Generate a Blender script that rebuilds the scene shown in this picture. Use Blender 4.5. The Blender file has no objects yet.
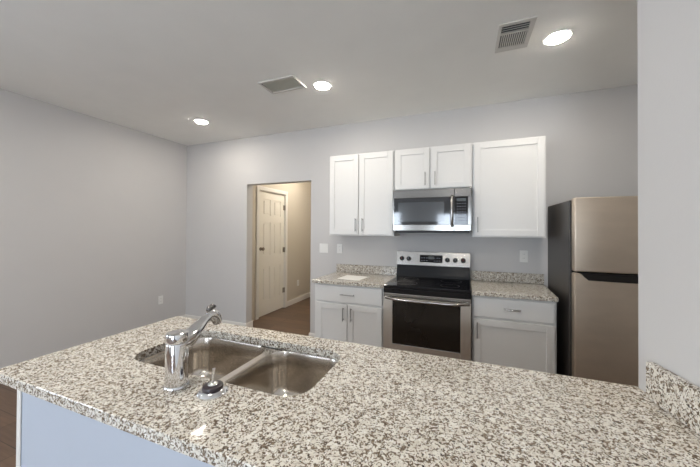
import bpy, bmesh, math, random
from mathutils import Vector, Matrix
random.seed(7)
S = bpy.context.scene
C = S.collection

# ------------------------------------------------------------------ camera
YAW, PITCH, ROLL, FPX, PY = -0.37168, 0.00852, 0.00520, 293.883, 227.912
F = Vector((math.sin(YAW)*math.cos(PITCH), math.cos(YAW)*math.cos(PITCH), math.sin(PITCH)))
R0 = Vector((math.cos(YAW), -math.sin(YAW), 0)); U0 = R0.cross(F)
Rv = R0*math.cos(ROLL) + U0*math.sin(ROLL); Uv = -R0*math.sin(ROLL) + U0*math.cos(ROLL)
cd = bpy.data.cameras.new('camera'); cam = bpy.data.objects.new('camera', cd); C.objects.link(cam)
m = Matrix((Rv, Uv, -F)).transposed().to_4x4(); m.translation = Vector((1.45544, -3.38388, 1.43069))
cam.matrix_world = m
cd.sensor_width = 36; cd.lens = FPX/700*36; cd.shift_y = (PY-233.5)/700; cd.clip_start = 0.02
S.camera = cam

# ------------------------------------------------------------------ sky, light, exposure
W = bpy.data.worlds.new('sky'); S.world = W; W.use_nodes = True
bg = W.node_tree.nodes['Background']; bg.inputs[0].default_value = (0.76, 0.87, 1.0, 1); bg.inputs[1].default_value = 10.0
LAMP_STRENGTH = 165.0      # recessed ceiling lamps
HALL_STRENGTH = 350.0
def portal(name, loc, rot, sx, sy):
    l = bpy.data.lights.new(name, 'AREA'); l.shape = 'RECTANGLE'; l.size = sx; l.size_y = sy
    l.cycles.is_portal = True
    o = bpy.data.objects.new(name, l); C.objects.link(o); o.location = loc; o.rotation_euler = rot
vs = S.view_settings
vs.view_transform = 'Standard'; vs.look = 'None'; vs.gamma = 1; vs.use_curve_mapping = False
vs.exposure = 0.63
S.cycles.max_bounces = 10; S.cycles.diffuse_bounces = 6; S.cycles.glossy_bounces = 5
S.cycles.sample_clamp_indirect = 6; S.cycles.caustics_reflective = False; S.cycles.caustics_refractive = False
S.cycles.use_denoising = True

# ------------------------------------------------------------------ materials
def srgb(r, g, b):
    f = lambda c: (c/255)/12.92 if c/255 <= .04045 else ((c/255+.055)/1.055)**2.4
    return (f(r), f(g), f(b), 1)
def mat(name, col, rough=.5, metal=0, noise=0, nscale=20, bump=0, bscale=200, stretch=None, coat=0, emit=None, es=0, rn=0):
    M = bpy.data.materials.new(name); M.use_nodes = True; T = M.node_tree; N = T.nodes; L = T.links
    b = N['Principled BSDF']; b.inputs['Base Color'].default_value = col
    b.inputs['Roughness'].default_value = rough; b.inputs['Metallic'].default_value = metal
    if coat: b.inputs['Coat Weight'].default_value = coat; b.inputs['Coat Roughness'].default_value = .05
    if emit: b.inputs['Emission Color'].default_value = emit; b.inputs['Emission Strength'].default_value = es
    tc = N.new('ShaderNodeTexCoord'); mp = N.new('ShaderNodeMapping'); L.new(tc.outputs['Object'], mp.inputs[0])
    if stretch: mp.inputs['Scale'].default_value = stretch
    nt = N.new('ShaderNodeTexNoise'); nt.inputs['Scale'].default_value = nscale; nt.inputs['Detail'].default_value = 4
    L.new(mp.outputs[0], nt.inputs['Vector'])
    if noise:
        mx = N.new('ShaderNodeMix'); mx.data_type = 'RGBA'; mx.blend_type = 'MULTIPLY'
        mx.inputs[0].default_value = 1; mx.inputs[6].default_value = col
        r = N.new('ShaderNodeMapRange'); r.inputs[3].default_value = 1-noise; r.inputs[4].default_value = 1+noise
        L.new(nt.outputs[0], r.inputs[0]); L.new(r.outputs[0], mx.inputs[7]); L.new(mx.outputs[2], b.inputs['Base Color'])
    if rn:
        r = N.new('ShaderNodeMapRange'); r.inputs[3].default_value = rough-rn; r.inputs[4].default_value = rough+rn
        L.new(nt.outputs[0], r.inputs[0]); L.new(r.outputs[0], b.inputs['Roughness'])
    if bump:
        n2 = N.new('ShaderNodeTexNoise'); n2.inputs['Scale'].default_value = bscale; L.new(mp.outputs[0], n2.inputs['Vector'])
        bp = N.new('ShaderNodeBump'); bp.inputs['Strength'].default_value = bump; bp.inputs['Distance'].default_value = .002
        L.new(n2.outputs[0], bp.inputs['Height']); L.new(bp.outputs[0], b.inputs['Normal'])
    return M
WALL = mat('wall_paint', (.595, .585, .58, 1), .62, noise=.02, nscale=3, bump=.12, bscale=160)
HALLW = mat('hall_wall_paint', (.58, .53, .45, 1), .7, noise=.02, nscale=3, bump=.1, bscale=160)
CEIL = mat('ceiling_paint', (.91, .905, .87, 1), .9, noise=.03, nscale=4, bump=.25, bscale=120)
TRIM = mat('white_trim', (.78, .76, .72, 1), .35)
CAB = mat('cabinet_white', (.76, .755, .74, 1), .32, noise=.01, nscale=5, bump=.02, bscale=300)
PANEL = mat('panel_white_daylight_tint', (.46, .50, .57, 1), .5, noise=.02, nscale=6, bump=.05, bscale=120)  # cool daylight tint and dimming mixed into the white panel colour
DOORP = mat('door_paint', (.80, .77, .70, 1), .35)
STEEL = mat('brushed_steel', (.40, .385, .365, 1), .20, 1, noise=.06, nscale=60, stretch=(1, 1, 40), rn=.05)
STEELV = mat('brushed_steel_warm', (.71, .62, .52, 1), .5, 1, noise=.10, nscale=5, stretch=(1, 1, 3), rn=.06)
SINKS = mat('sink_steel', (.62, .575, .52, 1), .2, 1, noise=.05, nscale=70, stretch=(1, 12, 1), rn=.05)
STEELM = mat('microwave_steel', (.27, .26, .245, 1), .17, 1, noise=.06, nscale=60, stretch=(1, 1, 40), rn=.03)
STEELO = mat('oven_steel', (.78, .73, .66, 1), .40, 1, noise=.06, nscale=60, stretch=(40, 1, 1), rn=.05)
CHROME = mat('chrome', (.82, .82, .83, 1), .08, 1, rn=.02, nscale=8)
NICKEL = mat('brushed_nickel', (.42, .41, .40, 1), .3, 1, rn=.05, nscale=40)
BLKGL = mat('black_glass', (.006, .006, .008, 1), .05, 0)
BLKGM = mat('black_enamel', (.006, .007, .010, 1), .22); BLKGM.node_tree.nodes['Principled BSDF'].inputs['Specular IOR Level'].default_value = .25
OVENGL = mat('oven_glass', (.018, .014, .011, 1), .1, 0, noise=.3, nscale=3)
MWGL = mat('microwave_glass', (.02, .024, .03, 1), .06, 0, coat=1)
MWMESH = mat('microwave_window_mesh', (.06, .068, .078, 1), .12, 0, coat=1)
BLKPL = mat('black_plastic', (.012, .011, .011, 1), .35)
FRSIDE = mat('fridge_side_grey', (.052, .046, .042, 1), .35, 0, bump=.15, bscale=350)
PLAST = mat('white_plastic', (.80, .80, .78, 1), .3)
DARK = mat('slot_dark', (.02, .02, .02, 1), .6)
VENTM = mat('vent_white', (.66, .64, .60, 1), .5)
VENTG = mat('vent_grey', (.78, .77, .70, 1), .6)
PAPER = mat('paper', (.85, .84, .80, 1), .7)
RUBBER = mat('dark_rubber', (.03, .02, .025, 1), .3)
BRONZE = mat('satin_nickel', (.30, .26, .21, 1), .35, 1)
LABELM = mat('keypad_print', (.28, .30, .36, 1), .5)
DISPM = mat('display_grey', (.05, .06, .06, 1), .3)
LENS = mat('lamp_lens', (.9, .9, .9, 1), .4, emit=(1, .925, .82, 1), es=LAMP_STRENGTH)
HLENS = mat('hall_lamp_lens', (.9, .9, .9, 1), .4, emit=(1, .91, .78, 1), es=HALL_STRENGTH)
REDD = mat('knob_red_mark', (.25, .02, .01, 1), .4)

def granite():
    M = bpy.data.materials.new('granite'); M.use_nodes = True; T = M.node_tree; N = T.nodes; L = T.links
    b = N['Principled BSDF']; b.inputs['Roughness'].default_value = .09
    b.inputs['Specular IOR Level'].default_value = .4
    tc = N.new('ShaderNodeTexCoord')
    def noise(sc, det, dist=0, off=0):
        mp = N.new('ShaderNodeMapping'); mp.inputs['Location'].default_value = (off, off*2, off*3); L.new(tc.outputs['Object'], mp.inputs[0])
        n = N.new('ShaderNodeTexNoise'); n.inputs['Scale'].default_value = sc; n.inputs['Detail'].default_value = det
        n.inputs['Distortion'].default_value = dist; L.new(mp.outputs[0], n.inputs['Vector']); return n.outputs[0]
    def ramp(src, stops, const=False):
        r = N.new('ShaderNodeValToRGB'); L.new(src, r.inputs[0]); e = r.color_ramp.elements
        if const: r.color_ramp.interpolation = 'CONSTANT'
        while len(e) < len(stops): e.new(.5)
        for k, (p, c) in enumerate(stops): e[k].position = p; e[k].color = c if len(c) == 4 else (*c, 1)
        return r.outputs[0]
    def mix(fac, a, c):
        x = N.new('ShaderNodeMix'); x.data_type = 'RGBA'; L.new(fac, x.inputs[0]); L.new(a, x.inputs[6])
        if isinstance(c, tuple): x.inputs[7].default_value = c
        else: L.new(c, x.inputs[7])
        return x.outputs[2]
    base = ramp(noise(45, 3), [(.35, (.65, .60, .52)), (.5, (.73, .69, .61)), (.65, (.79, .76, .69))])
    taupe = ramp(noise(104, 2, 1.3, 3.1), [(.508, (0, 0, 0)), (.535, (1, 1, 1))])
    tcol = ramp(noise(160, 1, 0, 7.7), [(.4, (.125, .09, .062)), (.6, (.26, .20, .145))])
    c = mix(taupe, base, tcol)
    dk = ramp(noise(122, 2, 1.5, 5.3), [(.635, (0, 0, 0)), (.66, (1, 1, 1))])
    c = mix(dk, c, (.035, .028, .024, 1))
    gl = ramp(noise(150, 1, .5, 9.1), [(.64, (0, 0, 0)), (.67, (1, 1, 1))])
    c = mix(gl, c, (.82, .80, .76, 1))
    L.new(c, b.inputs['Base Color'])
    return M
GRAN = granite()

def wood():
    M = bpy.data.materials.new('plank_floor'); M.use_nodes = True; T = M.node_tree; N = T.nodes; L = T.links
    b = N['Principled BSDF']; b.inputs['Roughness'].default_value = .42
    tc = N.new('ShaderNodeTexCoord'); mp = N.new('ShaderNodeMapping'); L.new(tc.outputs['Object'], mp.inputs[0])
    br = N.new('ShaderNodeTexBrick'); L.new(mp.outputs[0], br.inputs['Vector'])
    br.inputs['Scale'].default_value = 1; br.inputs['Brick Width'].default_value = 1.2; br.inputs['Row Height'].default_value = .17
    br.inputs['Mortar Size'].default_value = .0025; br.inputs['Color1'].default_value = (.150, .093, .060, 1)
    br.inputs['Color2'].default_value = (.105, .065, .043, 1); br.inputs['Mortar'].default_value = (.04, .025, .016, 1); br.offset = .37
    m2 = N.new('ShaderNodeMapping'); m2.inputs['Scale'].default_value = (1.2, 16, 1); L.new(tc.outputs['Object'], m2.inputs[0])
    n = N.new('ShaderNodeTexNoise'); n.inputs['Scale'].default_value = 4; n.inputs['Detail'].default_value = 6; L.new(m2.outputs[0], n.inputs['Vector'])
    r = N.new('ShaderNodeMapRange'); r.inputs[3].default_value = .55; r.inputs[4].default_value = 1.45; L.new(n.outputs[0], r.inputs[0])
    x = N.new('ShaderNodeMix'); x.data_type = 'RGBA'; x.blend_type = 'MULTIPLY'; x.inputs[0].default_value = 1
    L.new(br.outputs[0], x.inputs[6]); L.new(r.outputs[0], x.inputs[7]); L.new(x.outputs[2], b.inputs['Base Color'])
    return M
WOOD = wood()

def glass():
    M = bpy.data.materials.new('window_glass'); M.use_nodes = True; T = M.node_tree; N = T.nodes; L = T.links
    N.remove(N['Principled BSDF'])
    t = N.new('ShaderNodeBsdfTransparent'); g = N.new('ShaderNodeBsdfGlossy'); g.inputs['Roughness'].default_value = .02
    x = N.new('ShaderNodeMixShader'); x.inputs[0].default_value = .06
    L.new(t.outputs[0], x.inputs[1]); L.new(g.outputs[0], x.inputs[2]); L.new(x.outputs[0], N['Material Output'].inputs[0])
    return M
GLASS = glass()

# ------------------------------------------------------------------ helpers (world coordinates in, local out)
class MB:
    def __init__(s): s.bm = bmesh.new()
    def box(s, x0, x1, y0, y1, z0, z1, bev=0, seg=2):
        r = bmesh.ops.create_cube(s.bm, size=1); v = r['verts']
        for q in v: q.co = Vector(((x0+x1)/2+q.co.x*(x1-x0), (y0+y1)/2+q.co.y*(y1-y0), (z0+z1)/2+q.co.z*(z1-z0)))
        if bev:
            es = list({e for q in v for e in q.link_edges})
            bmesh.ops.bevel(s.bm, geom=es, offset=bev, segments=seg, affect='EDGES', profile=.5)
        return s
    def cyl(s, a, b, r0, r1=None, n=24, caps=True):
        r1 = r0 if r1 is None else r1
        return s.tube([a, b], [r0, r1], n, caps)
    def tube(s, pts, rad, n=16, caps=True, ref=None):
        pts = [Vector(p) for p in pts]; rad = rad if isinstance(rad, (list, tuple)) else [rad]*len(pts)
        rings = []; 
        for i, p in enumerate(pts):
            t = (pts[min(i+1, len(pts)-1)]-pts[max(i-1, 0)]).normalized()
            if i == 0:
                u = t.orthogonal().normalized()
            else:
                u = (u - t*u.dot(t)).normalized()
            w = t.cross(u)
            rings.append([s.bm.verts.new(p+(u*math.cos(k*2*math.pi/n)+w*math.sin(k*2*math.pi/n))*rad[i]) for k in range(n)])
        for A, B in zip(rings, rings[1:]):
            for k in range(n): s.bm.faces.new((A[k], A[(k+1) % n], B[(k+1) % n], B[k]))
        if caps:
            s.bm.faces.new(rings[0][::-1]); s.bm.faces.new(rings[-1])
        return s
    def lathe(s, c, prof, n=32):      # profile of (radius, z offset) about a vertical axis at c
        rings = []
        for r, z in prof:
            rings.append([s.bm.verts.new((c[0]+r*math.cos(k*2*math.pi/n), c[1]+r*math.sin(k*2*math.pi/n), c[2]+z)) for k in range(n)])
        for A, B in zip(rings, rings[1:]):
            for k in range(n): s.bm.faces.new((A[k], A[(k+1) % n], B[(k+1) % n], B[k]))
        s.bm.faces.new(rings[0][::-1]); s.bm.faces.new(rings[-1]); return s
    def prism(s, pts, z0, z1, axis='z', bev=0):
        f = {'z': lambda a, b, c: (a, b, c), 'x': lambda a, b, c: (c, a, b), 'y': lambda a, b, c: (a, c, b)}[axis]
        A = [s.bm.verts.new(f(p[0], p[1], z0)) for p in pts]; B = [s.bm.verts.new(f(p[0], p[1], z1)) for p in pts]
        n = len(pts); fs = [s.bm.faces.new(A[::-1]), s.bm.faces.new(B)]
        for k in range(n): fs.append(s.bm.faces.new((A[k], A[(k+1) % n], B[(k+1) % n], B[k])))
        if bev:
            bmesh.ops.bevel(s.bm, geom=list({e for q in fs for e in q.edges}), offset=bev, segments=2, affect='EDGES')
        return s
def wloc(o):
    v = Vector((0, 0, 0))
    while o: v += o.location; o = o.parent
    return v
def obj(name, mb, M, parent=None, base=None, smooth=False):
    bm = mb.bm; bmesh.ops.recalc_face_normals(bm, faces=bm.faces)
    off = Vector(base) if base else (wloc(parent) if parent else Vector((0, 0, 0)))
    bmesh.ops.translate(bm, verts=bm.verts, vec=-off)
    me = bpy.data.meshes.new(name); bm.to_mesh(me); bm.free()
    for x in (M if isinstance(M, (list, tuple)) else [M]): me.materials.append(x)
    for p in me.polygons: p.use_smooth = smooth
    if smooth:
        me.set_sharp_from_angle(angle=math.radians(38))
    o = bpy.data.objects.new(name, me); C.objects.link(o)
    if parent: o.parent = parent
    elif base: o.location = base
    return o
def thing(name, label, cat, loc, group=None):
    o = bpy.data.objects.new(name, None); C.objects.link(o); o.location = loc; o.empty_display_size = .05
    o['label'] = label; o['category'] = cat
    if group: o['group'] = group
    return o
def tag(o, label, cat, group=None):
    o['label'] = label; o['category'] = cat
    if group: o['group'] = group
    return o
def struct(name, mb, M, label=None, cat=None, **k):
    o = obj(name, mb, M, **k); o['kind'] = 'structure'
    if label: o['label'] = label; o['category'] = cat or name.split('_')[0]
    return o
def copy_tree(o, parent=None):
    c = o.copy(); C.objects.link(c); c.parent = parent
    for ch in list(o.children): copy_tree(ch, c)
    return c

# ------------------------------------------------------------------ room shell
H = 2.756; XL = -2.635; YF = -6.5; XK = 3.15; OL, OR, OH = -1.45, -.412, 2.082
WX, WY, WS = 1.995, -2.105, .155       # free end of the right hand wall, and how it runs away from the kitchen
wx = lambda y: WX + (WY-y)*WS
struct('floor', MB().box(XL-.12, XK+.3, YF-.12, 3.2, -.1, 0), WOOD, 'brown wood plank floor', 'floor')
struct('ceiling', MB().box(XL-.12, XK+.3, YF-.12, 3.2, H, H+.1), CEIL, 'pale matte flat ceiling', 'ceiling')
LY0, LY1, LZ0, LZ1 = -5.4, -4.4, .8, 2.15
lw = MB(); lw.box(XL-.12, XL, YF-.12, LY0, 0, H).box(XL-.12, XL, LY1, .12, 0, H).box(XL-.12, XL, LY0, LY1, 0, LZ0).box(XL-.12, XL, LY0, LY1, LZ1, H)
struct('wall_left', lw, WALL, 'plain grey painted wall on the left', 'wall')
bw = MB()
bw.prism([(XL, 0), (OL, 0), (OL, OH), (OR, OH), (OR, 0), (XK, 0), (XK, H), (XL, H)], 0, .12, 'y')
struct('wall_back', bw, WALL, 'grey kitchen wall with an open doorway', 'wall')
struct('wall_kitchen_side', MB().box(XK, XK+.12, WY-.12, .12, 0, H), WALL, 'grey wall behind the refrigerator', 'wall')
rw = MB(); rw.prism([(WX, WY), (XK, WY), (XK+.12, WY-.12), (XK+.12, YF-.12), (wx(YF-.12), YF-.12)], 0, H)
es = [e for e in rw.bm.edges if all(abs(v.co.x-WX) < 1e-4 and abs(v.co.y-WY) < 1e-4 for v in e.verts)]
bmesh.ops.bevel(rw.bm, geom=es, offset=.012, segments=4, affect='EDGES')
struct('wall_right', rw, WALL, 'light grey wall end beside the counter', 'wall', smooth=True)
# wall behind the camera: a patio door and a window let the daylight in
fy0, fy1 = YF-.12, YF
DX0, DX1, DZ1 = .66, 1.60, 1.98
NX0, NX1, NZ0, NZ1 = -1.3, -.35, .9, 2.05
f = MB()
f.box(XL, NX0, fy0, fy1, 0, H).box(NX1, DX0, fy0, fy1, 0, H).box(DX1, wx(YF)+.02, fy0, fy1, 0, H)
f.box(NX0, NX1, fy0, fy1, 0, NZ0).box(NX0, NX1, fy0, fy1, NZ1, H).box(DX0, DX1, fy0, fy1, DZ1, H)
struct('wall_front', f, WALL, 'grey wall with a window and a patio door', 'wall')
def glazed(name, x0, x1, z0, z1, n):
    fr = MB(); w = .055
    fr.box(x0, x0+w, fy0+.02, fy1-.02, z0, z1, .004).box(x1-w, x1, fy0+.02, fy1-.02, z0, z1, .004)
    fr.box(x0+w, x1-w, fy0+.02, fy1-.02, z0, z0+w, .004).box(x0+w, x1-w, fy0+.02, fy1-.02, z1-w, z1, .004)
    for k in range(1, n):
        xm = x0+(x1-x0)*k/n; fr.box(xm-.035, xm+.035, fy0+.03, fy1-.03, z0+w, z1-w, .004)
    o = struct(name, fr, TRIM); 
    g = obj('pane', MB().box(x0+w, x1-w, (fy0+fy1)/2-.004, (fy0+fy1)/2+.004, z0+w, z1-w), GLASS, o)
    return o
o = glazed('door_2', DX0, DX1, 0, DZ1, 1); o['label'] = 'white framed glass patio door'; o['category'] = 'door'
o = glazed('window_1', NX0, NX1, NZ0, NZ1, 2); o['label'] = 'white framed double window'; o['category'] = 'window'
portal('portal', ((DX0+DX1)/2, fy0-.01, DZ1/2), (math.pi/2, 0, 0), DX1-DX0, DZ1)
portal('portal', ((NX0+NX1)/2, fy0-.01, (NZ0+NZ1)/2), (math.pi/2, 0, 0), NX1-NX0, NZ1-NZ0)
fr = MB(); w = .055
fr.box(XL-.10, XL-.02, LY0, LY0+w, LZ0, LZ1, .004).box(XL-.10, XL-.02, LY1-w, LY1, LZ0, LZ1, .004)
fr.box(XL-.10, XL-.02, LY0+w, LY1-w, LZ0, LZ0+w, .004).box(XL-.10, XL-.02, LY0+w, LY1-w, LZ1-w, LZ1, .004)
fr.box(XL-.09, XL-.03, (LY0+LY1)/2-.035, (LY0+LY1)/2+.035, LZ0+w, LZ1-w, .004)
o = struct('window_added_2', fr, TRIM, 'unseen white framed double window added in the left wall', 'window')  # added out of view so side daylight reaches the right wall
obj('pane', MB().box(XL-.064, XL-.056, LY0+w, LY1-w, LZ0+w, LZ1-w), GLASS, o)
portal('portal', (XL-.13, (LY0+LY1)/2, (LZ0+LZ1)/2), (math.pi/2, 0, -math.pi/2), LY1-LY0, LZ1-LZ0)
# hallway
HX = -1.64
struct('wall_hall_left', MB().prism([(.12, 0), (.50, 0), (.50, 2.08), (1.245, 2.08), (1.245, 0), (3.1, 0), (3.1, H), (.12, H)], HX-.12, HX, 'x'), HALLW, 'beige hallway wall with a white door', 'wall')
struct('wall_hall_right', MB().box(-.30, -.18, .12, 3.1, 0, H), HALLW, 'beige wall on the right of the hallway', 'wall')
struct('wall_hall_end', MB().box(HX-.12, -.18, 3.1, 3.2, 0, H), HALLW, 'beige wall at the end of the hallway', 'wall')
struct('wall_closet_back', MB().box(HX-.16, HX-.12, .3, 1.5, 0, H), HALLW, 'wall behind the hallway door', 'wall')
# baseboards
def base_bd(name, x0, x1, y0, y1, label):
    struct(name, MB().box(x0, x1, y0, y1, 0, .085, .003).box(x0 if x1-x0 > .05 else x0, x1, y0, y1, .085, .098, .004), TRIM, label, 'baseboard')
base_bd('baseboard_back', XL+.014, OL+.014, -.014, 0, 'white baseboard along the back wall left of the doorway')
base_bd('baseboard_back_right', OR-.014, -.03, -.014, 0, 'short white baseboard between doorway and base cabinet')
base_bd('baseboard_left', XL, XL+.014, YF, 0, 'white baseboard along the left wall')
base_bd('baseboard_doorway_left', OL, OL+.014, 0, .134, 'white baseboard inside the left side of the doorway')
base_bd('baseboard_doorway_right', OR-.014, OR, 0, .134, 'white baseboard inside the right side of the doorway')
base_bd('baseboard_hall_left', HX, HX+.014, 1.31, 3.1, 'white baseboard on the hallway wall beyond the door')
base_bd('baseboard_hall_right', -.314, -.30, .134, 3.1, 'white baseboard on the right hallway wall')
base_bd('baseboard_hall_end', HX+.014, -.314, 3.086, 3.1, 'white baseboard at the end of the hallway')
# hallway door casing and six panel door
cs = MB(); cs.box(HX, HX+.018, .435, .50, 0, 2.145, .004).box(HX, HX+.018, 1.245, 1.31, 0, 2.145, .004).box(HX, HX+.018, .50, 1.245, 2.08, 2.145, .004)
cs.box(HX-.11, HX, .50, .512, 0, 2.08).box(HX-.11, HX, 1.233, 1.245, 0, 2.08).box(HX-.11, HX, .512, 1.233, 2.068, 2.08)
struct('trim_1', cs, TRIM, 'white casing around the hallway door', 'door casing')
def six_panel(x, y0, y1, z0, z1):
    m = MB(); w = y1-y0
    m.box(x-.035, x-.008, y0, y1, z0, z1)
    st = .11; mid = .10; pw = (w-2*st-mid)/2
    zs = [(z0+.24, z0+.80), (z0+.99, z0+1.55), (z0+1.66, z1-.12)]
    m.box(x-.008, x, y0, y0+st, z0, z1).box(x-.008, x, y1-st, y1, z0, z1).box(x-.008, x, y0+st+pw, y0+st+pw+mid, z0, z1)
    rails = [(z0, zs[0][0]), (zs[0][1], zs[1][0]), (zs[1][1], zs[2][0]), (zs[2][1], z1)]
    for a, b in rails:
        m.box(x-.008, x, y0+st, y0+st+pw, a, b).box(x-.008, x, y0+st+pw+mid, y1-st, a, b)
    for a, b in zs:
        for ya in (y0+st, y0+st+pw+mid):
            m.box(x-.0085, x-.001, ya+.026, ya+pw-.026, a+.026, b-.026, .006, 1)
    return m
d = struct('door_1', six_panel(HX-.012, .514, 1.231, .012, 2.066), DOORP, 'white six panel door in the hallway', 'door')
kn = MB(); kc = (HX-.012, .565, 1.12)
kn.cyl(kc, (kc[0]+.008, kc[1], kc[2]), .03).cyl((kc[0]+.008, kc[1], kc[2]), (kc[0]+.035, kc[1], kc[2]), .012)
kn.tube([(kc[0]+.03, kc[1], kc[2]), (kc[0]+.038, kc[1], kc[2]), (kc[0]+.055, kc[1], kc[2]), (kc[0]+.066, kc[1], kc[2]), (kc[0]+.07, kc[1], kc[2])], [.014, .024, .03, .022, .008], 20)
obj('door_handle', kn, BRONZE, d, smooth=True)
for z in (.33, 1.07, 1.84):
    hg = MB(); hg.cyl((HX+.004, 1.236, z-.045), (HX+.004, 1.236, z+.045), .008, n=12).box(HX-.011, HX-.006, 1.195, 1.236, z-.045, z+.045)
    obj('hinge', hg, BRONZE, d, smooth=True)

# ------------------------------------------------------------------ ceiling lamps
def ceiling_lamp(x, y, label, lens=LENS, group='round recessed ceiling lights'):
    t = thing('recessed_ceiling_light', label, 'ceiling light', (x, y, H), group)
    tr = MB(); n = 40; prof = [(.088, 0), (.086, -.003), (.070, -.0035), (.065, -.002), (.065, 0)]
    rings = [[tr.bm.verts.new((x+r*math.cos(k*2*math.pi/n), y+r*math.sin(k*2*math.pi/n), H+z-.0005)) for k in range(n)] for r, z in prof]
    for A, B in zip(rings, rings[1:]):
        for k in range(n): tr.bm.faces.new((A[k], A[(k+1) % n], B[(k+1) % n], B[k]))
    obj('trim_ring', tr, PLAST, t, smooth=True)
    obj('lens', MB().lathe((x, y, H), [(.064, -.001), (.0635, -.0075), (.05, -.0095), (.035, -.0105), (.01, -.011)], 32), lens, t, smooth=True)
    return t
ceiling_lamp(.24, -.98, 'round ceiling light beside the flat grille, middle of three')
ceiling_lamp(2.045, -1.01, 'round ceiling light nearest the refrigerator and slotted vent')
ceiling_lamp(-1.555, -.70, 'round ceiling light in the left corner above the plain wall')
ceiling_lamp(-.95, 1.3, 'round ceiling light in the hallway beyond the doorway', HLENS)
ceiling_lamp(.24, -2.65, 'unseen round ceiling light added above the living side of the peninsula')  # out of view lamp, added to brighten the base cabinet fronts
ceiling_lamp(-1.555, -3.1, 'round ceiling light near the left wall above the living area')
ceiling_lamp(-1.2, -5.2, 'unseen round ceiling light added in front of the double window')  # added behind the camera to lift the overall room light
ceiling_lamp(1.3, -5.2, 'unseen round ceiling light added in front of the patio door')  # likewise an added lamp, warm fill from behind the camera
# ceiling vents
v = thing('ceiling_vent', 'white ceiling vent with open dark slots near the right light', 'ceiling vent', (1.765, -1.14, H))
fr = MB(); a0, a1, b0, b1 = 1.66, 1.87, -1.30, -.98
for q in ((a0, a1, b0, b0+.03), (a0, a1, b1-.05, b1), (a0, a0+.02, b0+.03, b1-.05), (a1-.03, a1, b0+.03, b1-.05), (a0+.02, a1-.03, -1.195, -1.18)):
    fr.box(q[0], q[1], q[2], q[3], H-.010, H-.0005, .002)
obj('frame', fr, VENTM, v)
obj('backing', MB().box(a0+.021, a1-.031, b0+.031, b1-.051, H-.003, H-.0006), DISPM, v)
obj('slot_backing', MB().box(a0+.022, a1-.032, b0+.032, -1.197, H-.0045, H-.0031), DARK, v)
for k in range(3):
    y = -1.255+k*.022; obj('slat', MB().prism([(y, H-.012), (y+.0025, H-.012), (y+.008, H-.003), (y+.0055, H-.003)], a0+.021, a1-.031, 'x'), VENTM, v)
for k in range(12):
    x = a0+.026+k*.0128; obj('fin', MB().prism([(x, H-.011), (x+.007, H-.011), (x+.009, H-.003), (x+.002, H-.003)], -1.178, b1-.052, 'y'), VENTM, v)
v = thing('ceiling_grille', 'flat square return grille on the ceiling left of the middle light', 'ceiling grille', (-.09, -1.13, H))
fr = MB(); a0, a1, b0, b1 = -.275, .095, -1.245, -1.02
for q in ((a0, a1, b0, b0+.022), (a0, a1, b1-.022, b1), (a0, a0+.022, b0+.022, b1-.022), (a1-.022, a1, b0+.022, b1-.022)):
    fr.box(q[0], q[1], q[2], q[3], H-.014, H-.0005, .003)
obj('frame', fr, VENTM, v)
obj('backing', MB().box(a0+.023, a1-.023, b0+.023, b1-.023, H-.003, H-.0006), VENTG, v)
for k in range(14):
    y = b0+.027+k*.0122
    obj('louver', MB().prism([(y, H-.009), (y+.004, H-.009), (y+.011, H-.004), (y+.007, H-.004)], a0+.023, a1-.023, 'x'), VENTG, v)

# ------------------------------------------------------------------ cabinets
def rail_door(x0, x1, z0, z1, yf, th=.02, rail=.057):
    m = MB(); y0 = yf; y1 = yf+th
    m.box(x0, x0+rail, y0, y1, z0, z1, .0015, 1).box(x1-rail, x1, y0, y1, z0, z1, .0015, 1)
    m.box(x0+rail, x1-rail, y0, y1, z0, z0+rail, .0015, 1).box(x0+rail, x1-rail, y0, y1, z1-rail, z1, .0015, 1)
    m.box(x0+rail-.002, x1-rail+.002, y0+.009, y1-.003, z0+rail-.002, z1-rail+.002)
    return m
def bar_handle(p, q, out=.03, r=.005):
    p, q = Vector(p), Vector(q); d = (q-p).normalized(); o = Vector((0, -out, 0)); m = MB()
    m.cyl(p-d*.015+o, q+d*.015+o, r, n=12)
    m.cyl(p, p+o, r*.9, n=10).cyl(q, q+o, r*.9, n=10); return m
def arch_handle(p, q, out=.026, r=.0072):
    p, q = Vector(p), Vector(q); pts = []
    for k in range(13):
        t = k/12; pts.append(p.lerp(q, t)+Vector((0, -out*math.sin(math.pi*t)**.55, 0)))
    return MB().tube(pts, r, 10)
def upper_cab(x0, x1, z0, z1, doors, handles, label):
    t = thing('wall_cabinet', label, 'wall cabinet', (x0, -.001, z0))
    b = MB(); g = .001
    b.box(x0+g, x1-g, -.305, -.002, z0, z1, .001, 1)
    obj('body', b, CAB, t)
    for i, (a, c) in enumerate(doors):
        d = obj('door', rail_door(a, c, z0+.014, z1-.012, -.3265), CAB, t)
        hx, h0, h1 = handles[i]
        obj('handle', bar_handle((hx, -.3265, h0), (hx, -.3265, h1)), NICKEL, d, smooth=True)
    return t
CT = 2.287
upper_cab(0, .759, 1.372, CT, [(.012, .358), (.370, .747)], [(.333, 1.435, 1.55), (.412, 1.435, 1.55)], 'tall white two door wall cabinet left of the microwave')
upper_cab(.761, 1.523, 1.846, CT, [(.776, 1.122), (1.140, 1.508)], [(1.083, 1.905, 2.01), (1.179, 1.905, 2.01)], 'short white two door wall cabinet above the microwave')
upper_cab(1.525, 2.134, 1.372, CT, [(1.542, 2.12)], [(1.572, 1.435, 1.55)], 'white single door wall cabinet next to the refrigerator')
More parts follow.
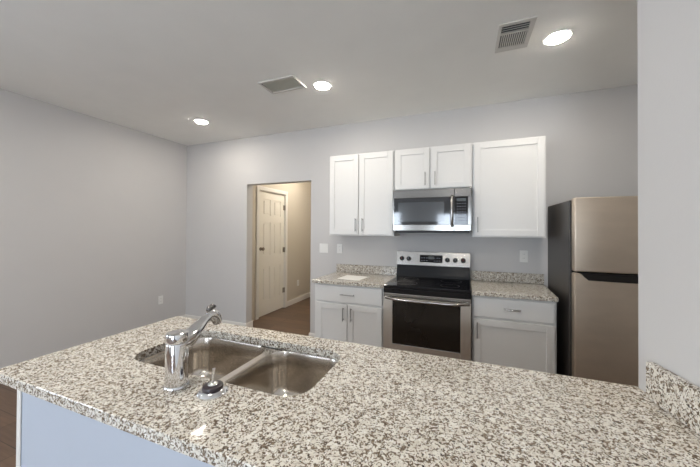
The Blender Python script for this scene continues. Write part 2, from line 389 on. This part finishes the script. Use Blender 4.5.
def base_cab(x0, x1, doors, drawer, label, arch):
    t = thing('base_cabinet', label, 'base cabinet', (x0, -.002, 0))
    b = MB(); b.box(x0, x1, -.61, -.002, .10, .877, .001, 1).box(x0+.005, x1-.005, -.545, -.004, 0, .10)
    obj('body', b, CAB, t)
    a, c = drawer
    d = obj('drawer', MB().box(a, c, -.631, -.6105, .700, .862, .003, 1), CAB, t)
    xc = (a+c)/2
    obj('handle', (arch_handle if arch else bar_handle)((xc-.062, -.631, .783), (xc+.062, -.631, .783)), CHROME if arch else NICKEL, d, smooth=True)
    for a, c, hx in doors:
        d = obj('door', rail_door(a, c, .115, .680, -.631), CAB, t)
        obj('handle', bar_handle((hx, -.631, .535), (hx, -.631, .64)), NICKEL, d, smooth=True)
    return t
base_cab(-.02, .733, [(.013, .352, .318), (.362, .716, .402)], (.013, .716), 'white two door base cabinet left of the range', False)
base_cab(1.517, 2.137, [(1.529, 2.122, 1.558)], (1.529, 2.122), 'white single door base cabinet between range and refrigerator', True)

def loop_rrect(x0, x1, y0, y1, r, n=8):
    if not isinstance(r, (list, tuple)): r = [r]*4
    out = []
    for (cx, cy, a0, rr) in ((x1-r[0], y1-r[0], 0, r[0]), (x0+r[1], y1-r[1], 90, r[1]), (x0+r[2], y0+r[2], 180, r[2]), (x1-r[3], y0+r[3], 270, r[3])):
        for k in range(n+1):
            a = math.radians(a0+90*k/n); out.append((cx+rr*math.cos(a), cy+rr*math.sin(a)))
    return out
def offs(pts, d):   # offset a closed ccw loop inwards by d
    n = len(pts); out = []
    for i in range(n):
        p0, p1, p2 = Vector(pts[i-1]), Vector(pts[i]), Vector(pts[(i+1) % n])
        a = (p1-p0); b = (p2-p1)
        a = a.normalized() if a.length > 1e-9 else b.normalized(); b = b.normalized() if b.length > 1e-9 else a
        na, nb = Vector((-a.y, a.x)), Vector((-b.y, b.x)); nn = na+nb
        k = max(.3, nn.length_squared/2); out.append(tuple(p1+nn*(d/k) if nn.length > .1 else p1+na*d))
    return out
def slab(outer, z0, z1, hole=None, e=.004):
    m = MB(); bm = m.bm
    def ring(pts, z): return [bm.verts.new((x, y, z)) for x, y in pts]
    def side(A, B):
        n = len(A)
        for k in range(n): bm.faces.new((A[k], A[(k+1) % n], B[(k+1) % n], B[k]))
    tops, bots = [], []
    for pts, sgn in ((outer, 1), (hole, -1)):
        if not pts: continue
        r = [ring(offs(pts, e*sgn), z0), ring(pts, z0+e), ring(pts, z1-e), ring(offs(pts, e*.3*sgn), z1-e*.3), ring(offs(pts, e*sgn), z1)]
        for A, B in zip(r, r[1:]): side(A, B)
        bots.append(r[0]); tops.append(r[-1])
    for grp in (tops, bots):
        es = []
        for rg in grp:
            for k in range(len(rg)):
                es.append(bm.edges.get((rg[k], rg[(k+1) % len(rg)])))
        bmesh.ops.triangle_fill(bm, edges=es, use_beauty=True, use_dissolve=False)
    return m
for nm, x0, x1, bx0, bx1, lab in (('l', -.035, .738, -.035, .738, 'speckled granite countertop left of the range with backsplash'), ('r', 1.514, 2.140, 1.514, 2.18, 'speckled granite countertop between range and refrigerator with backsplash')):
    t = thing('granite_countertop', lab, 'countertop', (x0, -.002, .884))
    obj('top_slab', slab([(x0, -.648), (x1, -.648), (x1+(.04 if nm == 'r' else 0), -.002), (x0, -.002)], .878, .914), GRAN, t)
    obj('backsplash', MB().box(bx0, bx1, -.022, -.002, .9145, 1.012, .002, 1), GRAN, t)
tag(obj('paper_sheet', MB().prism([(.19, -.50), (.44, -.52), (.47, -.27), (.20, -.24)], .9145, .918), PAPER, base=(.3, -.38, .9145)), 'white sheet of paper lying on the left granite countertop', 'paper')

# ------------------------------------------------------------------ microwave
mw = thing('microwave', 'stainless over the range microwave with dark window', 'microwave', (.765, -.002, 1.424))
mb = MB(); mb.box(.765, 1.518, -.385, -.004, 1.428, 1.843, .003)
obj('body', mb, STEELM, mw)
obj('underside', MB().box(.785, 1.50, -.37, -.03, 1.410, 1.4275, .004), BLKPL, mw)
dr = MB(); dr.box(.767, 1.362, -.405, -.3855, 1.758, 1.842, .004).box(.767, 1.362, -.405, -.3855, 1.430, 1.492, .004)
dr.box(.767, .779, -.405, -.3855, 1.492, 1.758)
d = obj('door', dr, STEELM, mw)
obj('window', MB().box(.779, 1.362, -.4025, -.3865, 1.4925, 1.7575), MWGL, d)
obj('window_mesh', MB().box(.822, 1.272, -.4035, -.4026, 1.522, 1.715, .0004, 1), MWMESH, d)
obj('door_handle', MB().tube([(1.343, -.404, 1.765), (1.343, -.432, 1.755), (1.343, -.444, 1.72), (1.343, -.448, 1.63), (1.343, -.444, 1.52), (1.343, -.432, 1.485), (1.343, -.404, 1.475)], [.012, .013, .0135, .0135, .0135, .013, .012], 14), STEEL, d, smooth=True)
cpn = MB(); cpn.box(1.363, 1.516, -.405, -.3855, 1.758, 1.842, .004).box(1.363, 1.516, -.405, -.3855, 1.430, 1.492, .004).box(1.487, 1.516, -.405, -.3855, 1.492, 1.758)
cp = obj('control_panel', cpn, STEELM, mw)
obj('keypad', MB().box(1.3635, 1.486, -.4035, -.387, 1.4925, 1.7575), BLKGL, cp)
obj('display', MB().box(1.385, 1.468, -.4042, -.4036, 1.715, 1.742), DISPM, cp)
for r in range(7):
    for c_ in range(4):
        x = 1.388+c_*.0225; z = 1.69-r*.027
        o = obj('key', MB().box(x, x+.011, -.4042, -.4036, z, z+.005), LABELM, cp)
# ------------------------------------------------------------------ range
rg = thing('kitchen_range', 'stainless electric range with black glass cooktop and oven window', 'range', (.742, -.03, 0))
X0, X1 = .741, 1.509
obj('body', MB().box(X0, X1, -.625, -.03, .03, .893, .002), mat('range_side_dark', (.06, .06, .06, 1), .4), rg)
ct = MB(); ct.box(X0-.001, X1+.001, -.672, -.085, .8935, .921, .006, 3).box(X0, X1, -.668, -.626, .845, .8932, .004)
cto = obj('cooktop', ct, BLKGL, rg)
for (x, y, r) in ((.93, -.50, .10), (1.33, -.50, .085), (.93, -.24, .075), (1.33, -.24, .10)):
    q = MB(); n = 48
    A = [q.bm.verts.new((x+r*math.cos(k*2*math.pi/n), y+r*math.sin(k*2*math.pi/n), .9216)) for k in range(n)]
    B = [q.bm.verts.new((x+(r-.003)*math.cos(k*2*math.pi/n), y+(r-.003)*math.sin(k*2*math.pi/n), .9216)) for k in range(n)]
    for k in range(n): q.bm.faces.new((A[k], A[(k+1) % n], B[(k+1) % n], B[k]))
    obj('burner_ring', q, mat('burner_mark', (.05, .05, .055, 1), .3) if x < 1 and y < -.4 else bpy.data.materials['burner_mark'], cto)
# sloped backguard
bg_ = MB(); bg_.prism([(-.03, .9215), (-.105, .9215), (-.095, .955), (-.072, 1.05), (-.03, 1.05)], X0, X1, 'x', .002)
obj('backguard_lower', bg_, BLKGM, rg)
bp_ = MB(); bp_.prism([(-.03, 1.0505), (-.082, 1.0505), (-.058, 1.195), (-.03, 1.20)], X0-.002, X1+.002, 'x', .004)
bp = obj('control_panel', bp_, STEEL, rg)
ysl = lambda z: -.082+(z-1.0505)*(.024/.1445)
nrm = Vector((0, -1, .166)).normalized()
dd = MB(); 
dd.prism([(ysl(1.085)-.0015, 1.085), (ysl(1.165)-.0015, 1.165), (ysl(1.165)+.004, 1.165), (ysl(1.085)+.004, 1.085)], .995, 1.235, 'x')
dp = obj('display', dd, BLKGL, bp)
for k in range(8):
    x = 1.01+k*.027
    if 3 <= k <= 4: continue
    for z in (1.1, 1.13):
        obj('key', MB().prism([(ysl(z)-.0022, z), (ysl(z+.006)-.0022, z+.006), (ysl(z+.006)-.0012, z+.006), (ysl(z)-.0012, z)], x, x+.013, 'x'), LABELM, dp)
obj('clock_window', MB().prism([(ysl(1.12)-.0022, 1.12), (ysl(1.15)-.0022, 1.15), (ysl(1.15)-.0012, 1.15), (ysl(1.12)-.0012, 1.12)], 1.088, 1.145, 'x'), DISPM, dp)
for x in (.797, .873, 1.286, 1.364, 1.442):
    c0 = Vector((x, ysl(1.118), 1.118)); km = MB()
    km.tube([c0, c0+nrm*.006, c0+nrm*.008, c0+nrm*.024, c0+nrm*.027], [.025, .025, .021, .018, .012], 24)
    ko = obj('knob', km, BLKPL, bp, smooth=True)
    obj('knob_mark', MB().box(x-.0025, x+.0025, c0.y-.0295, c0.y-.026, 1.118, 1.138), REDD if x in (.797, 1.442) else LABELM, ko)
fs = obj('front_strip', MB().box(X0, X1, -.668, -.626, .806, .8445, .005), STEEL, rg)
dm = MB(); z0, z1 = .285, .803
dm.box(X0, .828, -.672, -.626, z0, z1, .003).box(1.424, X1, -.672, -.626, z0, z1, .003)
dm.box(.828, 1.424, -.672, -.626, z0, .378, .003).box(.828, 1.424, -.672, -.626, .778, z1, .003)
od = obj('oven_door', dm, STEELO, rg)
obj('window', MB().box(.828, 1.424, -.668, -.63, .378, .778), OVENGL, od)
obj('window_trim', MB().box(.826, 1.426, -.6745, -.668, .372, .379, .002, 1), CHROME, od)
hp = []
for k in range(21):
    t = k/20; hp.append((.765+t*.728, -.674-.048*min(1, math.sin(math.pi*t)*2.2)-.008*math.sin(math.pi*t), .803-.004*math.sin(math.pi*t)))
obj('handle', MB().tube(hp, .0145, 14), STEEL, od, smooth=True)
obj('storage_drawer', MB().box(X0, X1, -.668, -.626, .075, .278, .005), STEEL, rg)
for x in (.80, 1.455):
    for y in (-.58, -.09): obj('foot', MB().cyl((x, y, 0), (x, y, .03), .016), BLKPL, rg)

# ------------------------------------------------------------------ refrigerator
fg = thing('refrigerator', 'stainless top freezer refrigerator with dark grey sides', 'refrigerator', (2.57, -.05, 0))
FX0, FX1 = 2.205, 2.955
obj('case', MB().box(FX0, FX1, -.66, -.04, .03, 1.672, .006), FRSIDE, fg)
obj('gasket', MB().box(FX0+.012, FX1-.012, -.672, -.6605, .07, 1.66), BLKPL, fg)
obj('freezer_door', MB().box(FX0+.012, FX1, -.742, -.6725, 1.134, 1.684, .009, 4), STEELV, fg, smooth=True)
lower = [(FX0+.012, .065), (FX1, .065), (FX1, 1.062), (2.30, 1.066), (2.258, 1.120), (FX0+.012, 1.124)]
lm = MB(); lm.prism(lower, -.742, -.6725, 'y', .006)
ld = obj('lower_door', lm, STEELV, fg)
obj('handle_recess', MB().prism([(2.262, 1.122), (2.303, 1.068), (FX1-.004, 1.064), (FX1-.004, 1.120)], -.722, -.674, 'y'), BLKPL, ld)
obj('base_grille', MB().box(FX0+.01, FX1-.01, -.70, -.6605, .012, .058, .003), BLKPL, fg)
obj('top_hinge', MB().box(FX1-.09, FX1-.02, -.73, -.62, 1.6845, 1.70, .003), BLKPL, fg)
for x in (2.26, 2.90):
    for y in (-.61, -.10): obj('foot', MB().cyl((x, y, 0), (x, y, .03), .02), BLKPL, fg)

# ------------------------------------------------------------------ peninsula
PXL, PF, PN = -.145, -2.112, -2.856
pen = thing('peninsula_countertop', 'large speckled granite peninsula countertop with sink cutout in the foreground', 'countertop', (1.0, -2.5, .884))
outer = [(PXL, PN), (wx(PN)-.001, PN), (wx(PF)-.001, PF), (PXL, PF)]
# small radius on the two free corners
def corner(p, a, b, r, n=4):
    p, a, b = Vector(p), Vector(a), Vector(b); u = (a-p).normalized(); v = (b-p).normalized(); out = []
    for k in range(n+1):
        t = k/n; q = p+u*r*(1-t)**2+v*r*t**2; out.append(tuple(q))
    return out
outer = corner(outer[0], outer[3], outer[1], .012) + [outer[1], outer[2]] + corner(outer[3], outer[2], outer[0], .012)
hole = loop_rrect(.180, .991, -2.604, -2.228, [.085, .085, .085, .085], 10)
obj('top_slab', slab(outer, .878, .914, hole, .0025), GRAN, pen)
ya, yb = -2.185, PN+.01
bs = MB(); th = .022
bs.prism([(wx(ya)-.001, ya), (wx(ya)-.001-th, ya), (wx(yb)-.001-th, yb), (wx(yb)-.001, yb)], .9145, 1.026, 'z', .002)
obj('backsplash', bs, GRAN, pen)

pc = thing('peninsula_cabinet', 'white paneled peninsula base under the granite counter', 'base cabinet', (1.0, -2.5, 0))
xe = wx(-2.84)-.004
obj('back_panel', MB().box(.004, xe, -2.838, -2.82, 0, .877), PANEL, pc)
obj('corner_trim', MB().box(-.006, .018, -2.8425, -2.8385, 0, .877, .001, 1).box(-.006, .0035, -2.838, -2.80, 0, .877), TRIM, pc)
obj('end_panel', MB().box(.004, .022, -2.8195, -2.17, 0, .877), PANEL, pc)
cf = MB(); xk = wx(-2.17)-.004
cf.box(.0225, xk, -2.19, -2.17, .70, .877).box(.0225, xk, -2.19, -2.17, .10, .135).box(.0225, .06, -2.19, -2.17, .135, .70).box(1.03, 1.07, -2.19, -2.17, .135, .70).box(xk-.03, xk, -2.19, -2.17, .135, .70)
cf.box(.0225, xk, -2.8195, -2.19, .10, .118).box(.0225, xk, -2.25, -2.235, 0, .10)
obj('carcass', cf, CAB, pc)
for a, b_, hx in ((.04, .54, .50), (.55, 1.045, .59), (1.055, 1.515, 1.475), (1.525, xk-.01, 1.565)):
    d = obj('door', rail_door(a, b_, .115, .69, -2.1695), CAB, pc)
    d2 = MB(); p, q = Vector((hx, -2.1495, .535)), Vector((hx, -2.1495, .64)); oo = Vector((0, .03, 0))
    d2.cyl(p-Vector((0, 0, .015))+oo, q+Vector((0, 0, .015))+oo, .005, n=12).cyl(p, p+oo, .0045, n=10).cyl(q, q+oo, .0045, n=10)
    obj('handle', d2, NICKEL, d, smooth=True)

# ------------------------------------------------------------------ sink
sk = thing('kitchen_sink', 'stainless double bowl undermount sink in the granite peninsula', 'sink', (.6, -2.43, .68))
def basin(x0, x1, y0, y1, depth, rr):
    m = MB(); bm = m.bm
    spec = [(-.012, .8765, 0), (0, .8765, 0), (.003, .870, 0), (.006, .80, 0), (.010, .884-depth+.05, 0), (.018, .884-depth+.02, 0), (.035, .884-depth+.004, 0), (.06, .884-depth, 0)]
    rings = []
    for d, z, _ in spec:
        pts = loop_rrect(x0+d, x1-d, y0+d, y1-d, [max(.02, r-d*.6) for r in rr], 10); rings.append([bm.verts.new((x, y, z)) for x, y in pts])
    n = len(rings[0])
    for A, B in zip(rings, rings[1:]):
        for k in range(n): bm.faces.new((A[k], A[(k+1) % n], B[(k+1) % n], B[k]))
    xc, yc = (x0+x1)/2, (y0+y1)/2; c = bm.verts.new((xc, yc, .884-depth-.003))
    A = rings[-1]
    for k in range(n): bm.faces.new((A[k], A[(k+1) % n], c))
    return m, (xc, yc, .884-depth-.002)
for k, (x0, x1, dp_, rr) in enumerate(((.177, .610, .20, [.075, .085, .085, .075]), (.641, .994, .20, [.085, .075, .075, .085]))):
    m_, cc = basin(x0, x1, -2.606, -2.226, dp_, rr)
    o = obj('basin', m_, SINKS, sk, smooth=True)
    dr_ = MB(); dr_.lathe(cc, [(.045, .0), (.045, .003), (.038, .004), (.030, .001), (.006, .001), (.006, .010), (.003, .011)], 28)
    obj('drain', dr_, CHROME, o, smooth=True)
# flat bridge between the two bowls, a little below the stone, flaring at both ends
n_ = 11
la = loop_rrect(.177, .6105, -2.606, -2.226, [.075, .085, .085, .075], 10); lb = loop_rrect(.6405, .992, -2.606, -2.226, [.085, .075, .075, .085], 10)
dv = MB(); dv.prism(la[3*n_:]+la[:n_]+lb[n_:3*n_], .871, .8768)
obj('divider', dv, SINKS, sk)

# ------------------------------------------------------------------ faucet
fx, fyy = .570, -2.682
fc = thing('kitchen_faucet', 'chrome single hole faucet with thick round body beside the sink', 'faucet', (fx, fyy, .914))
obj('base', MB().lathe((fx, fyy, .9142), [(.038, 0), (.038, .004), (.037, .008), (.035, .010)], 40), CHROME, fc, smooth=True)
obj('body', MB().lathe((fx, fyy, .9245), [(.0345, 0), (.034, .05), (.034, .130), (.0335, .133), (.0325, .135)], 40), CHROME, fc, smooth=True)
obj('cap', MB().lathe((fx, fyy, 1.0605), [(.0325, 0), (.0345, .003), (.0345, .026), (.0335, .029), (.030, .030), (.010, .0305)], 40), CHROME, fc, smooth=True)
sp = [(fx+.004, fyy+.005, 1.052), (fx+.004, fyy+.04, 1.060), (fx-.003, fyy+.08, 1.077), (fx-.010, fyy+.118, 1.096), (fx-.013, fyy+.140, 1.102)]
so = obj('spout', MB().tube(sp, [.030, .0295, .024, .017, .015], 20), CHROME, fc, smooth=True)
hd = [(fx-0.0130, fyy+.135, 1.1080), (fx-0.0130, fyy+.150, 1.1090), (fx-0.0140, fyy+.168, 1.1020), (fx-0.0150, fyy+.180, 1.0860), (fx-0.0150, fyy+.184, 1.0720)]
ho = obj('spray_head', MB().tube(hd, [.012, .019, .021, .0205, .018], 20), CHROME, fc, smooth=True)
obj('spray_outlet', MB().cyl((fx-0.0150, fyy+.184, 1.0715), (fx-0.0152, fyy+.1855, 1.0670), .0155, .014), RUBBER, ho, smooth=True)
obj('lever', MB().tube([(fx-0.0190, fyy+.142, 1.1230), (fx-0.0210, fyy+.150, 1.1310), (fx-0.0230, fyy+.166, 1.1340), (fx-0.0250, fyy+.182, 1.1300)], [.007, .010, .011, .006], 14), mat('lever_grey', (.25, .24, .24, 1), .2, 1), ho, smooth=True)
# small round fitting with the upright stem
hx, hy = .712, -2.668
tf = thing('sink_lever_control', 'small round chrome fitting with dark centre and thin upright stem beside the faucet', 'faucet handle', (hx, hy, .914))
obj('flange', MB().lathe((hx, hy, .9142), [(.046, 0), (.046, .004), (.042, .009), (.035, .013), (.032, .014)], 36), CHROME, tf, smooth=True)
obj('collar', MB().lathe((hx, hy, .9285), [(.031, 0), (.032, .004), (.030, .010), (.022, .013)], 32), RUBBER, tf, smooth=True)
obj('dome', MB().lathe((hx, hy, .9418), [(.016, 0), (.014, .003), (.007, .006)], 24), CHROME, tf, smooth=True)
obj('stem', MB().tube([(hx, hy, .950), (hx+.001, hy, .965), (hx+.003, hy+.001, .990)], [.0045, .004, .005], 12), CHROME, tf, smooth=True)

# ------------------------------------------------------------------ plates on the walls
def plate(name, c, w, h, wall, kind, label, cat):
    x, y, z = c; t = thing(name, label, cat, c)
    def bx(a0, a1, b0, b1, d0, d1, bev=0):     # a along the wall, b up, d out of the wall
        if wall == 'back': return MB().box(x+a0, x+a1, y-d1, y-d0, z+b0, z+b1, bev, 1)
        return MB().box(x+d0, x+d1, y+a0, y+a1, z+b0, z+b1, bev, 1)
    p = obj('cover_plate', bx(-w/2, w/2, -h/2, h/2, .0003, .006, .002), PLAST, t)
    if kind == 'switch':
        for s in (-.023, .023):
            obj('rocker', bx(s-.016, s+.016, -.033, .033, .0062, .010, .0015), PLAST, t)
    else:
        for s in (-.02, .02):
            r = obj('receptacle', bx(-.016, .016, s-.014, s+.014, .0062, .008, .001), PLAST, t)
            for q in (-.006, .006): obj('slot', bx(q-.001, q+.001, s-.002, s+.006, .0081, .0085), DARK, r)
    return t
plate('light_switch', (-.222, 0, 1.202), .118, .118, 'back', 'switch', 'white double light switch plate between doorway and wall cabinet', 'light switch')
plate('wall_outlet', (0, 0, 1.203), .072, .118, 'back', 'outlet', 'white wall outlet above the left kitchen countertop', 'outlet')
plate('wall_outlet', (2.009, 0, 1.18), .072, .118, 'back', 'outlet', 'white wall outlet beside the refrigerator above the right countertop', 'outlet')
plate('wall_outlet', (XL, -.413, .413), .072, .118, 'left', 'outlet', 'white wall outlet low on the plain left wall', 'outlet')
plate('wall_outlet', (HX, 1.71, .38), .072, .118, 'left', 'outlet', 'white wall outlet low on the beige hallway wall', 'outlet')
